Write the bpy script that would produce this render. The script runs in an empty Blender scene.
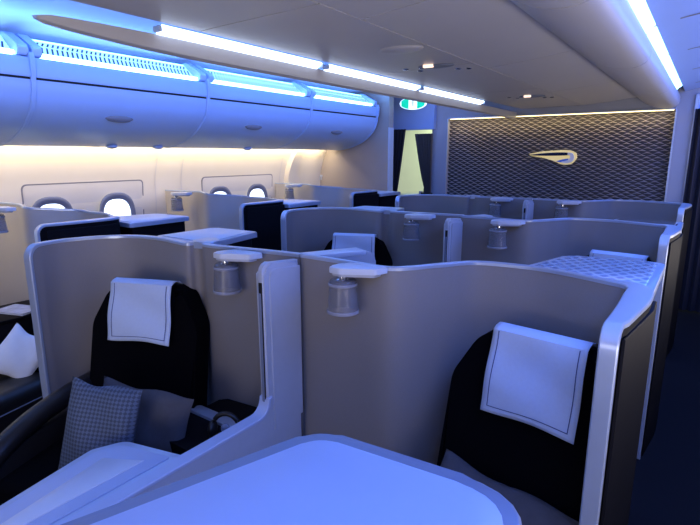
import bpy, bmesh, math, random
from mathutils import Vector, Matrix
random.seed(4)
ZO = 0.15           # everything is measured from 0.15 m above the cabin floor
FL = -ZO
C = bpy.context.scene.collection
scn = bpy.context.scene

# ------------------------------------------------------------------ materials
def mat(name, col, rough=0.5, metal=0.0, noise=0.0, nscale=60, bump=0.0, bscale=400, emit=None, estr=0, alpha=1, trans=0, coat=0, spec=0.5):
    m = bpy.data.materials.new(name); m.use_nodes = True
    nt = m.node_tree; b = nt.nodes['Principled BSDF']
    b.inputs['Base Color'].default_value = (*col, 1)
    b.inputs['Roughness'].default_value = rough
    b.inputs['Metallic'].default_value = metal
    b.inputs['Specular IOR Level'].default_value = spec
    b.inputs['Coat Weight'].default_value = coat
    b.inputs['Transmission Weight'].default_value = trans
    b.inputs['Alpha'].default_value = alpha
    tc = nt.nodes.new('ShaderNodeTexCoord')
    if noise:
        n = nt.nodes.new('ShaderNodeTexNoise'); n.inputs['Scale'].default_value = nscale; n.inputs['Detail'].default_value = 4
        nt.links.new(tc.outputs['Object'], n.inputs['Vector'])
        r = nt.nodes.new('ShaderNodeMix'); r.data_type = 'RGBA'
        r.inputs[6].default_value = (*[c*(1-noise) for c in col], 1); r.inputs[7].default_value = (*[min(1, c*(1+noise)) for c in col], 1)
        nt.links.new(n.outputs['Fac'], r.inputs[0]); nt.links.new(r.outputs[2], b.inputs['Base Color'])
    if bump:
        n2 = nt.nodes.new('ShaderNodeTexNoise'); n2.inputs['Scale'].default_value = bscale
        nt.links.new(tc.outputs['Object'], n2.inputs['Vector'])
        bp = nt.nodes.new('ShaderNodeBump'); bp.inputs['Strength'].default_value = bump; bp.inputs['Distance'].default_value = 0.002
        nt.links.new(n2.outputs['Fac'], bp.inputs['Height']); nt.links.new(bp.outputs['Normal'], b.inputs['Normal'])
    if emit:
        b.inputs['Emission Color'].default_value = (*emit, 1); b.inputs['Emission Strength'].default_value = estr
    return m

M = {}
M['fabric']   = mat('screen_fabric', (.25, .232, .232), .55, noise=.12, nscale=300, bump=.25, bscale=700)
M['fabric_warm']  = mat('window_screen_fabric', (.46, .42, .38), .6, noise=.08, nscale=300, bump=.25, bscale=700)  # shell fabric with the warm window-side light painted into its colour
M['trim']     = mat('satin_silver', (.42, .48, .60), .30, metal=.35, noise=.03, nscale=20)
M['trimw']    = mat('pale_plastic', (.56, .60, .68), .35, noise=.03, nscale=15)
M['slab']     = mat('divider_plastic', (.42, .45, .53), .38, noise=.04, nscale=25)
M['dark']     = mat('dark_gloss', (.007, .007, .010), .5, noise=.2, nscale=30, spec=.06)
M['black']    = mat('slot_black', (.004, .004, .006), .6, noise=.1)
M['leather']  = mat('black_leather', (.010, .010, .012), .42, noise=.2, nscale=80, bump=.3, bscale=300)
M['seat']     = mat('navy_seat_fabric', (.0025, .0025, .004), .9, noise=.25, nscale=200, bump=.3, bscale=600, spec=.05)
M['top']      = mat('console_top', (.16, .20, .32), .03, noise=.03, nscale=10, coat=1, spec=1)
M['topfore']  = mat('console_top_matt', (.42, .49, .66), .5, noise=.02, nscale=10)
M['rim']      = mat('console_rim', (.19, .22, .30), .4, noise=.04)
M['cloth']    = mat('headrest_cloth', (.50, .58, .74), .85, noise=.05, nscale=90, bump=.3, bscale=900)
M['stitch']   = mat('navy_stitch', (.07, .09, .22), .8, noise=.1)
M['pillowg']  = mat('grey_pillow_cotton', (.075, .075, .09), .9, noise=.15, nscale=40, bump=.4, bscale=300)
M['white']    = mat('white_cotton', (.72, .73, .74), .9, noise=.05, nscale=20, bump=.3, bscale=200)
M['cup']      = mat('smoked_plastic', (.26, .26, .29), .2, noise=.06, nscale=50, alpha=.42)
M['cup2']     = mat('smoked_plastic_rim', (.35, .36, .42), .25, noise=.06, alpha=.8)
M['wall']     = mat('sidewall_cream', (.66, .62, .55), .5, noise=.03, nscale=6)
M['wall2']    = mat('sidewall_panel', (.58, .56, .54), .5, noise=.03, nscale=6)
M['gask']     = mat('window_gasket', (.17, .19, .27), .45, noise=.03)
M['pane']     = mat('window_daylight', (.8, .9, 1), .3, noise=.02, emit=(.80, .90, 1), estr=1.35)
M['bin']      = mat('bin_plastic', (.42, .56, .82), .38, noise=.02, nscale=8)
M['handle']   = mat('bin_handle', (.25, .25, .28), .35, noise=.05)
M['ceil']     = mat('ceiling_panel', (.46, .46, .50), .36, noise=.03, nscale=4)
M['ceilw']    = mat('ceiling_white', (.62, .66, .75), .5, noise=.03, nscale=4)
M['groove']   = mat('panel_groove', (.20, .20, .24), .6, noise=.05)
M['vent']     = mat('vent_glow', (.45, .62, .85), .5, noise=.02, emit=(.30, .62, 1), estr=1.1)
M['slot']     = mat('vent_slot', (.03, .06, .12), .6, noise=.05)
M['led']      = mat('led_white_blue', (.8, .9, 1), .5, noise=.01, emit=(.42, .70, 1), estr=4.5)
M['ledc']     = mat('led_cove', (.8, .9, 1), .5, noise=.01, emit=(.28, .58, 1), estr=2.8)
M['led2']     = mat('led_strip', (.8, .9, 1), .5, noise=.01, emit=(.62, .76, 1), estr=2.8)
M['ledb']     = mat('led_blue', (.5, .7, 1), .5, noise=.01, emit=(.20, .50, 1), estr=3.0)
M['warm']     = mat('led_warm', (1, .85, .6), .5, noise=.01, emit=(1, .78, .38), estr=3.0)
M['warmw']    = mat('led_warm_white', (1, .95, .85), .5, noise=.01, emit=(1, .86, .60), estr=3.0)
M['part']     = mat('closet_laminate', (.40, .35, .315), .45, noise=.05, nscale=5)
M['blue']     = mat('bulkhead_blue_grey', (.34, .36, .44), .42, noise=.03, nscale=6)
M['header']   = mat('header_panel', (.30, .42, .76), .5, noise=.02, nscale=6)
M['curtain']  = mat('navy_curtain', (.016, .018, .036), .85, noise=.2, nscale=60, bump=.3)
M['curtain2'] = mat('grey_curtain', (.085, .08, .085), .85, noise=.2, nscale=60, bump=.3)
M['galley']   = mat('galley_wall_glow', (.62, .68, .52), .5, noise=.08, nscale=4, emit=(.66, .72, .48), estr=.42)  # emission paints the galley lighting onto the wall
M['carpet']   = mat('carpet', (.010, .011, .016), .95, noise=.35, nscale=120, bump=.6, bscale=300, spec=.1)
M['chrome']   = mat('chrome', (.85, .86, .9), .12, metal=1, noise=.01)
M['navym']    = mat('navy_metal', (.02, .03, .09), .2, metal=.6, noise=.05)
M['halo']     = mat('emblem_halo', (.5, .45, .3), .5, noise=.01, emit=(1, .80, .30), estr=.4)
M['bluem']    = mat('blue_metal', (.10, .22, .70), .3, metal=.2, noise=.03)
M['green']    = mat('exit_green', (0, .4, .22), .5, noise=.02, emit=(0, .62, .32), estr=.8)
M['signw']    = mat('exit_white', (.9, .95, .95), .5, noise=.02, emit=(.75, .9, 1), estr=1.1)
M['red']      = mat('seatbelt_lamp', (.6, .3, .2), .5, noise=.02, emit=(1, .75, .6), estr=1.3)
M['paper']    = mat('magazine_paper', (.5, .5, .55), .5, noise=.5, nscale=25)
M['armrest']  = mat('soft_leather_arm', (.012, .011, .013), .42, noise=.15, nscale=60, bump=.3, bscale=250)

def quilt_mat():
    m = mat('quilted_cushion', (.16, .19, .27), .75)
    nt = m.node_tree; b = nt.nodes['Principled BSDF']
    tc = nt.nodes.new('ShaderNodeTexCoord'); mp = nt.nodes.new('ShaderNodeMapping'); mp.inputs['Rotation'].default_value = (0, math.radians(45), 0)
    nt.links.new(tc.outputs['Object'], mp.inputs['Vector'])
    ck = nt.nodes.new('ShaderNodeTexChecker'); ck.inputs['Scale'].default_value = 85
    ck.inputs['Color1'].default_value = (.05, .065, .10, 1); ck.inputs['Color2'].default_value = (.10, .13, .19, 1)
    sx = nt.nodes.new('ShaderNodeSeparateXYZ'); cb = nt.nodes.new('ShaderNodeCombineXYZ')
    nt.links.new(mp.outputs['Vector'], sx.inputs[0]); nt.links.new(sx.outputs[0], cb.inputs[0]); nt.links.new(sx.outputs[2], cb.inputs[1])
    cb.inputs[2].default_value = .5
    nt.links.new(cb.outputs[0], ck.inputs['Vector']); nt.links.new(ck.outputs['Color'], b.inputs['Base Color'])
    bp = nt.nodes.new('ShaderNodeBump'); bp.inputs['Strength'].default_value = .5; bp.inputs['Distance'].default_value = .004
    nt.links.new(ck.outputs['Fac'], bp.inputs['Height']); nt.links.new(bp.outputs['Normal'], b.inputs['Normal'])
    return m
M['quilt'] = quilt_mat()
def console_reflection():
    m = mat('console_top_reflection', (.3, .36, .55), .15, coat=.4, spec=.3)  # mirrored bulkhead diamonds are painted into the base colour
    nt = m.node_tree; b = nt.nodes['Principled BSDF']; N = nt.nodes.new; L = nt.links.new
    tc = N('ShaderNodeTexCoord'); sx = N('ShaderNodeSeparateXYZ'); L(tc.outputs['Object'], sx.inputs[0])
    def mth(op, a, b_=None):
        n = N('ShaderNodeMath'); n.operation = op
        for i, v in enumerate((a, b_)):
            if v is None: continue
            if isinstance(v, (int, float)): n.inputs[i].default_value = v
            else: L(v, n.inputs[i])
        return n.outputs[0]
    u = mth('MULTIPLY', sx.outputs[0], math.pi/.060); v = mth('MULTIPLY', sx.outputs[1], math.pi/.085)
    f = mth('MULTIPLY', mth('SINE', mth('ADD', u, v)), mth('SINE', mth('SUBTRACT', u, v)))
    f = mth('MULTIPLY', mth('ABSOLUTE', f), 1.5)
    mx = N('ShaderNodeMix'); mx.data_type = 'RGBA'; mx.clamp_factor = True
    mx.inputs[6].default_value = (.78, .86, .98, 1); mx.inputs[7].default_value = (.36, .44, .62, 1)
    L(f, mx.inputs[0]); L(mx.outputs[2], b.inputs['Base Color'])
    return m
M['top_reflect'] = console_reflection()

# ------------------------------------------------------------------ helpers
def mk(name, bm, m, parent=None, smooth=False):
    me = bpy.data.meshes.new(name); bmesh.ops.recalc_face_normals(bm, faces=bm.faces); bm.to_mesh(me); bm.free()
    for x in (m if isinstance(m, (list, tuple)) else [m]): me.materials.append(M[x])
    if smooth:
        for p in me.polygons: p.use_smooth = True
        me.set_sharp_from_angle(angle=math.radians(38))
    o = bpy.data.objects.new(name, me); C.objects.link(o)
    if parent: o.parent = parent
    return o
def tag(o, label, cat, group=None):
    o['label'] = label; o['category'] = cat
    if group: o['group'] = group
    elif 'group' in o: del o['group']
    return o
def thing(name, label, cat, loc=(0, 0, 0), rz=0, group=None):
    o = bpy.data.objects.new(name, None); C.objects.link(o); o.empty_display_size = .1
    o.location = loc; o.rotation_euler = (0, 0, rz)
    return tag(o, label, cat, group)
def struct(name, bm, m, smooth=False, parent=None):
    o = mk(name, bm, m, parent, smooth)
    if not parent: o['kind'] = 'structure'
    return o
def dup(root, label, group=None, dloc=(0, 0, 0)):
    r = root.copy(); C.objects.link(r); r['label'] = label
    if group: r['group'] = group
    r.location = Vector(root.location) + Vector(dloc)
    for ch in list(root.children):
        c = ch.copy(); C.objects.link(c); c.parent = r
        for g in list(ch.children):
            d = g.copy(); C.objects.link(d); d.parent = c
    return r
def box(bm, x0, x1, y0, y1, z0, z1, bev=0, seg=2, mi=0, mtx=None):
    g = bmesh.ops.create_cube(bm, size=1)
    vs = g['verts']
    for v in vs: v.co = Vector((x0+(v.co.x+.5)*(x1-x0), y0+(v.co.y+.5)*(y1-y0), z0+(v.co.z+.5)*(z1-z0)))
    fs = set(f for v in vs for f in v.link_faces)
    if bev:
        es = list(set(e for v in vs for e in v.link_edges))
        r = bmesh.ops.bevel(bm, geom=es, offset=bev, segments=seg, affect='EDGES', profile=.5)
        fs = set(r['faces']) | set(f for f in fs if f.is_valid)
        vs = list(set(v for f in fs for v in f.verts))
    for f in fs: f.material_index = mi
    if mtx:
        for v in vs: v.co = mtx @ v.co
    return vs
def prism(bm, pts, z0, z1, bev=0, mi=0, seg=2, mtx=None):
    vb = [bm.verts.new((x, y, z0)) for x, y in pts]; vt = [bm.verts.new((x, y, z1)) for x, y in pts]
    n = len(pts); fs = [bm.faces.new(vb[::-1]), bm.faces.new(vt)]
    for i in range(n): fs.append(bm.faces.new((vb[i], vb[(i+1) % n], vt[(i+1) % n], vt[i])))
    vs = vb+vt
    if bev:
        r = bmesh.ops.bevel(bm, geom=list(fs[1].edges), offset=bev, segments=seg, affect='EDGES', profile=.5)
        fs = [f for f in fs if f.is_valid]+list(r['faces']); vs = list(set(v for f in fs for v in f.verts))
    for f in fs: f.material_index = mi
    if mtx:
        for v in vs: v.co = mtx @ v.co
def roundpoly(pts, rs, seg=6):
    out = []; n = len(pts)
    for i in range(n):
        p = Vector(pts[i]); a = Vector(pts[i-1])-p; b = Vector(pts[(i+1) % n])-p
        r = rs[i] if isinstance(rs, (list, tuple)) else rs
        if r <= 0: out.append(tuple(p)); continue
        a.normalize(); b.normalize(); ang = a.angle(b); d = r/math.tan(ang/2)
        p0 = p+a*d; p1 = p+b*d
        for k in range(seg+1):
            t = k/seg
            out.append(tuple((1-t)**2*p0+2*t*(1-t)*p+t*t*p1))
    return out
def lathe(bm, prof, c=(0, 0, 0), n=28, mi=0, axis='z'):
    rings = []
    for r, z in prof:
        ring = []
        for k in range(n):
            a = 2*math.pi*k/n
            ring.append(bm.verts.new((c[0]+r*math.cos(a), c[1]+r*math.sin(a), c[2]+z)))
        rings.append(ring)
    for a, b in zip(rings, rings[1:]):
        for k in range(n):
            f = bm.faces.new((a[k], a[(k+1) % n], b[(k+1) % n], b[k])); f.material_index = mi
def cr(pts, n=6):
    P = [Vector(p) for p in pts]; out = []
    for i in range(len(P)-1):
        p0 = P[i-1] if i > 0 else 2*P[0]-P[1]; p1 = P[i]; p2 = P[i+1]; p3 = P[i+2] if i+2 < len(P) else 2*P[-1]-P[-2]
        for k in range(n):
            t = k/n
            out.append(.5*((2*p1)+(p2-p0)*t+(2*p0-5*p1+4*p2-p3)*t*t+(3*p1-p0-3*p2+p3)*t**3))
    out.append(P[-1]); return out
def norm2(P, i):
    a = P[max(0, i-1)]; b = P[min(len(P)-1, i+1)]; t = Vector((b[0]-a[0], b[1]-a[1]))
    if t.length < 1e-6: t = Vector((1, 0))
    t.normalize(); return Vector((-t.y, t.x))        # left of travel
def sweep(bm, st, nrm, wi, wo, t0, t1, mi=0):
    """ribbon with a rectangular section along 3-D stations; nrm = horizontal normal per station; section from -wi to +wo across, t0..t1 outwards"""
    rings = []
    for i, p in enumerate(st):
        a = st[max(0, i-1)]; b = st[min(len(st)-1, i+1)]; T = (b-a).normalized(); n = Vector((nrm[i].x, nrm[i].y, 0)).normalized()
        m = n.cross(T)
        if nrm[i].z < 0: m = -m
        w0 = wi[i] if isinstance(wi, list) else wi; w1 = wo[i] if isinstance(wo, list) else wo
        c = min(.004, (t1-t0)*.4)
        rings.append([bm.verts.new(p+n*u+m*v) for u, v in ((-w0, t0), (-w0, t1-c), (-w0+c, t1), (w1-c, t1), (w1, t1-c), (w1, t0))])
    k = len(rings[0])
    for a, b in zip(rings, rings[1:]):
        for j in range(k):
            f = bm.faces.new((a[j], a[(j+1) % k], b[(j+1) % k], b[j])); f.material_index = mi
    bm.faces.new(rings[0]); bm.faces.new(rings[-1][::-1])
def tube(bm, pts, r, n=10, mi=0):
    P = [Vector(p) for p in pts]; rings = []; up = Vector((0, 0, 1))
    for i, p in enumerate(P):
        T = (P[min(len(P)-1, i+1)]-P[max(0, i-1)]).normalized()
        u = T.cross(up if abs(T.z) < .9 else Vector((1, 0, 0))).normalized(); v = T.cross(u)
        rr = r[i] if isinstance(r, list) else r
        rings.append([bm.verts.new(p+u*rr*math.cos(2*math.pi*k/n)+v*rr*math.sin(2*math.pi*k/n)) for k in range(n)])
    for a, b in zip(rings, rings[1:]):
        for k in range(n):
            f = bm.faces.new((a[k], a[(k+1) % n], b[(k+1) % n], b[k])); f.material_index = mi
    bm.faces.new(rings[0]); bm.faces.new(rings[-1][::-1])
def ellipsoid(bm, c, r, mi=0, u=20, v=12):
    g = bmesh.ops.create_uvsphere(bm, u_segments=u, v_segments=v, radius=1)
    for w in g['verts']: w.co = Vector((c[0]+w.co.x*r[0], c[1]+w.co.y*r[1], c[2]+w.co.z*r[2]))
    for f in set(f for w in g['verts'] for f in w.link_faces): f.material_index = mi

# ------------------------------------------------------------------ the seat shells (curved privacy walls)
T = 1.2
def shell_wall(root, path, thick, z_top=T, front=None, cap_w=None, wallmat='fabric', outer='dark', r=.05, z0=FL, cap_t=.012, zf=None):
    """path: inner face (the side the sitter sees), travelling so that 'left of travel' is the outer side.
       thick: per point thickness; front: 'start' / 'end' gets a rounded corner and a vertical edge"""
    P = cr([(x, y, h) for (x, y), h in zip(path, thick)], 5)
    xy = [Vector((p[0], p[1])) for p in P]; th = [max(.012, p[2]) for p in P]
    N = [norm2(xy, i) for i in range(len(xy))]
    # replace first/last bit by rounded corner stations
    st = []; nn = []; tt = []
    if front == 'end':
        xy = xy[::-1]; th = th[::-1]; N = N[::-1]
    if front:
        p0 = xy[0]; d = (xy[1]-p0); L = d.length; d = d.normalized(); K = 7
        for k in range(K+1):
            a = math.pi/2*k/K
            u = r*(1-math.cos(a)); z = z_top-r+r*math.sin(a)
            st.append(Vector((p0.x+d.x*u, p0.y+d.y*u, z))); nn.append(N[0]); tt.append(th[0])
        rest = [i for i in range(len(xy)) if (xy[i]-p0).length > r*1.05]
    else: rest = list(range(len(xy)))
    for i in rest: st.append(Vector((xy[i].x, xy[i].y, z_top+(zf(xy[i].x) if zf else 0)))); nn.append(N[i]); tt.append(th[i])
    bm = bmesh.new(); ca = []
    for p, n, h in zip(st, nn, tt):
        q = Vector((p.x+n.x*h, p.y+n.y*h, p.z))
        ca.append((bm.verts.new((p.x, p.y, z0)), bm.verts.new(p), bm.verts.new(q), bm.verts.new((q.x, q.y, z0))))
    for a, b in zip(ca, ca[1:]):
        for j, mi in ((0, 0), (1, 2), (2, 1)):
            if (a[j].co-b[j].co).length < 1e-5 and (a[j+1].co-b[j+1].co).length < 1e-5: continue
            f = bm.faces.new((a[j], a[j+1], b[j+1], b[j])); f.material_index = mi
    f = bm.faces.new(ca[0]); f.material_index = 2 if front else 0
    f = bm.faces.new(ca[-1][::-1]); f.material_index = 0
    bmesh.ops.remove_doubles(bm, verts=bm.verts, dist=1e-5)
    mk('screen_panel', bm, [wallmat, outer, 'trim'], root, True)
    # cap ribbon, running down the front edge
    cs = list(st); cn = [Vector((n.x, n.y, 1)) for n in nn]; cw = list(tt)
    if front:
        p = st[0]
        pre = [Vector((p.x, p.y, z)) for z in (z0, .4, p.z-.02)]
        cs = pre+cs; cn = [cn[0]]*3+cn; cw = [cw[0]]*3+cw
    bm = bmesh.new()
    # orientation: outwards = away from the panel; n x T may point inward, choose by sign test on the top run
    i = len(cs)-2; Tn = (cs[i+1]-cs[i-1]).normalized(); n = Vector((cn[i].x, cn[i].y, 0)); s = n.cross(Tn).z
    cn = [Vector((v.x, v.y, 1 if s > 0 else -1)) for v in cn]
    sweep(bm, cs, cn, .003, [w+.003 for w in cw], -.004, cap_t)
    o = mk('cap_trim', bm, 'trim', root, True)
    o['label'] = 'satin silver edging'
    return root

A_PATH = [(-1.482, 1.71), (-1.71, 1.68), (-2.01, 1.635), (-2.10, 1.655), (-2.135, 1.64), (-2.17, 1.60), (-2.40, 1.625), (-2.60, 1.585), (-2.72, 1.47), (-2.775, 1.28), (-2.73, 1.11)]
A_THK = [.025, .025, .025, .025, .03, .035, .03, .025, .025, .028, .038]
B_PATH = [(-.185, 1.42), (-.18, 1.62), (-.182, 1.80), (-.188, 1.925), (-.26, 1.968), (-.44, 2.035), (-.58, 2.05), (-.76, 2.015), (-.86, 1.89), (-.94, 1.765), (-1.02, 1.70), (-1.20, 1.705), (-1.478, 1.712)]
B_THK = [.042, .060, .078, .065, .03, .018, .018, .018, .018, .018, .02, .02, .025]
# travel direction must keep the outer side on the left
A_PATH = A_PATH[::-1]; A_THK = A_THK[::-1]      # starts at the front of the left wing, goes back, then right: outer side is left of travel
def rev(p): return p[::-1]
B_PATH = rev(B_PATH); B_THK = rev(B_THK)        # from the divider to the front of the right wing: outer side is left of travel

def make_left_shell(label, grp):
    t = thing('seat_shell', label, 'seat shell', (-2.4, 1.6, 0), 0, grp)
    shell_wall(t, [(x+2.4, y-1.6) for x, y in A_PATH], A_THK, front='start', r=.06)
    # raised shoulder of pale trim behind the seat, where the wall steps back
    bm = bmesh.new()
    prism(bm, roundpoly([(-2.135+2.4, 1.635-1.6), (-2.03+2.4, 1.665-1.6), (-2.06+2.4, 1.75-1.6), (-2.17+2.4, 1.80-1.6), (-2.20+2.4, 1.68-1.6)], .02), T-.02, T+.014, .006)
    mk('shoulder_trim', bm, 'trim', t, True)
    # side shelf inside, next to the sitter
    bm = bmesh.new(); prism(bm, roundpoly([(-1.95+2.4, 1.20-1.6), (-1.52+2.4, 1.20-1.6), (-1.52+2.4, 1.67-1.6), (-1.95+2.4, 1.62-1.6)], .03), FL, .405, .01)
    mk('side_shelf', bm, 'dark', t, True)
    bm = bmesh.new(); prism(bm, roundpoly([(-1.97+2.4, 1.42-1.6), (-1.52+2.4, 1.42-1.6), (-1.52+2.4, 1.48-1.6), (-1.97+2.4, 1.48-1.6)], .015), .405, .42, .004)
    mk('shelf_edge', bm, 'trim', t, True)
    return t
def make_right_shell(label, grp):
    t = thing('seat_shell', label, 'seat shell', (-.6, 1.9, 0), 0, grp)
    shell_wall(t, [(x+.6, y-1.9) for x, y in B_PATH], B_THK, front='end', r=.05)
    # dark moulded outer cover on the aisle side
    bm = bmesh.new(); ox, oy = .6, -1.9
    prism(bm, [(-.139+ox, 1.46+oy), (-.131+ox, 1.462+oy), (-.094+ox, 1.80+oy), (-.094+ox, 1.93+oy), (-.125+ox, 1.93+oy), (-.105+ox, 1.80+oy)], FL, T-.03, .004)
    mk('outer_cover', bm, 'dark', t, True)
    return t
GS = 'curved privacy shells of the centre seats'
SA = [make_left_shell('curved grey fabric seat shell at left front, wrapping the seat with the quilted cushion', GS)]
SB = [make_right_shell('curved grey fabric seat shell at right front with thick silver wing edge', GS)]
PL = [0, 1.88, 3.70]; PR = [0, 1.84, 3.70]
la = ['', 'grey seat shell behind the front left one, around the middle headrest cloth', 'farthest centre-left grey seat shell, by the curtained doorway']
lb = ['', 'second grey seat shell down the right aisle, behind the console top with the painted reflection', 'farthest grey seat shell on the right, in front of the patterned bulkhead']
for k in (1, 2):
    SA.append(dup(SA[0], la[k], dloc=(0, PL[k], 0))); SB.append(dup(SB[0], lb[k], dloc=(0, PR[k], 0)))

# ------------------------------------------------------------------ retracted divider with slot, and its low rail
def make_divider(label, rail):
    t = thing('privacy_divider', label, 'divider', (-1.48, 1.455, 0), 0, 'sliding dividers between centre seats')
    # post: rounded plate in the y-z plane
    zt = T+.014
    prof = roundpoly([(0, FL), (0, zt), (.225, zt-.02), (.225, FL)], [0, .045, 0, 0], 6)
    bm = bmesh.new()
    w = .045
    a = [bm.verts.new((-w/2, y, z)) for y, z in prof]; b = [bm.verts.new((w/2, y, z)) for y, z in prof]
    fa = bm.faces.new(a); fb = bm.faces.new(b[::-1])
    for i in range(len(prof)): bm.faces.new((a[i], b[i], b[(i+1) % len(prof)], a[(i+1) % len(prof)]))
    bmesh.ops.bevel(bm, geom=[e for e in list(fa.edges)+list(fb.edges) if max(v.co.z for v in e.verts) > FL+.01], offset=.012, segments=3, affect='EDGES')
    mk('post', bm, 'slab', t, True)
    bm = bmesh.new(); box(bm, -.008, .010, -.004, .03, .52, zt-.085, .002)
    mk('slot', bm, 'black', t)
    bm = bmesh.new(); box(bm, -.008, .006, -.006, .02, .50, zt-.13, .001)
    o = mk('sliding_screen', bm, 'rim', t); o['label'] = 'screen edge tucked into the slot'
    # raised face on the aisle side
    bm = bmesh.new()
    p2 = roundpoly([(.03, .45), (.03, zt-.03), (.223, zt-.045), (.223, .45)], [0, .035, 0, 0], 6)
    a = [bm.verts.new((w/2-.002, y, z)) for y, z in p2]; b = [bm.verts.new((w/2+.006, y, z)) for y, z in p2]
    bm.faces.new(a); fb = bm.faces.new(b[::-1])
    for i in range(len(p2)): bm.faces.new((a[i], b[i], b[(i+1) % len(p2)], a[(i+1) % len(p2)]))
    bmesh.ops.bevel(bm, geom=list(fb.edges), offset=.003, segments=2, affect='EDGES')
    mk('face_plate', bm, 'slab', t, True)
    if rail:
        zr = .535; L = 1.75
        prof = [(.02, FL), (.02, zr+.075)]
        for k in range(9):
            a_ = math.pi/2*k/8; prof.append((-.065+.07*math.cos(a_), zr+.07-.07*math.sin(a_)))
        prof += [(-L, zr), (-L, FL)]
        bm = bmesh.new(); w = .05
        a = [bm.verts.new((-w/2, y, z)) for y, z in prof]; b = [bm.verts.new((w/2, y, z)) for y, z in prof]
        bm.faces.new(a); bm.faces.new(b[::-1])
        for i in range(len(prof)): bm.faces.new((a[i], b[i], b[(i+1) % len(prof)], a[(i+1) % len(prof)]))
        mk('low_wall', bm, 'slab', t, True)
        st = [Vector((0, y, z)) for y, z in prof[1:-1]]
        bm = bmesh.new(); sweep(bm, st, [Vector((1, 0, -1))]*len(st), .030, .030, -.004, .010)
        o = mk('rail_trim', bm, 'topfore', t, True); o['label'] = 'pale edge running along the low wall'
    return t
D0 = make_divider('silver grey sliding divider post between the two front hanging lamps, with long low wall', True)
for k, lb_ in ((1, 'silver divider post with black slot in the second row of centre seats'), (2, 'farthest small silver divider post with black slot below the emblem')):
    d = thing('privacy_divider', lb_, 'divider', (-1.48, 1.455+PR[k], 0), 0, 'sliding dividers between centre seats')
    for ch in D0.children:
        if ch.name.split('.')[0] in ('post', 'slot', 'sliding_screen', 'face_plate'):
            c = ch.copy(); C.objects.link(c); c.parent = d

# ------------------------------------------------------------------ reading lamps hanging from the shell tops
def make_lamp(label, loc, rz=0):
    t = thing('reading_lamp', label, 'lamp', loc, rz, 'reading lamps on the seat shells')
    bm = bmesh.new()
    prism(bm, roundpoly([(-.045, -.045), (.02, -.05), (.15, .02), (.17, .085), (.0, .085), (-.035, .03)], [.03, .03, .03, .01, .03, .03]), -.008, .016, .007)
    mk('arm', bm, 'trimw', t, True)
    bm = bmesh.new(); prism(bm, roundpoly([(-.03, -.035), (.02, -.038), (.14, .022), (.15, .07), (.0, .07), (-.02, .03)], .015), -.020, -.006, .004)
    mk('underside', bm, 'slab', t, True)
    bm = bmesh.new(); lathe(bm, [(0, -.012), (.030, -.012), (.030, -.022), (.018, -.026), (.018, -.036), (.028, -.040), (0, -.042)], (.005, .0, 0))
    mk('neck', bm, 'chrome', t, True)
    bm = bmesh.new()
    lathe(bm, [(.0, -.038), (.048, -.038), (.054, -.043), (.0565, -.052), (.0575, -.058), (.056, -.060), (.065, -.168), (.0655, -.175), (.063, -.178), (.060, -.172), (.052, -.048), (0, -.044)], (.005, 0, 0), 36)
    mk('lamp_shade', bm, 'cup', t, True)
    bm = bmesh.new(); lathe(bm, [(.0575, -.052), (.060, -.054), (.060, -.062), (.0575, -.064)], (.005, 0, 0), 36); mk('shade_band', bm, 'cup2', t, True); bm = bmesh.new(); lathe(bm, [(.0645, -.165), (.067, -.167), (.0675, -.177), (.0655, -.179)], (.005, 0, 0), 36)
    mk('shade_band', bm, 'cup2', t, True)
    return t
L0 = make_lamp('small pale reading lamp with smoked cup, left of the front divider post', (-1.83, 1.575, T-.012))
lam = [((-1.175, 1.615, T-.004), 'pale reading lamp with smoked cup, right of the front divider post'),
       ((-1.83, 1.575+PR[1], T-.008), 'reading lamp left of the slotted divider in the second centre row'),
       ((-1.17, 1.615+PR[1], T-.008), 'reading lamp right of the slotted divider in the second centre row'),
       ((-1.83, 1.575+PR[2], T-.008), 'farthest centre reading lamp, left of the smallest divider'),
       ((-1.17, 1.615+PR[2], T-.008), 'farthest centre reading lamp, right of the smallest divider')]
for loc, l in lam:
    r = dup(L0, l); r.location = loc

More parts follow.
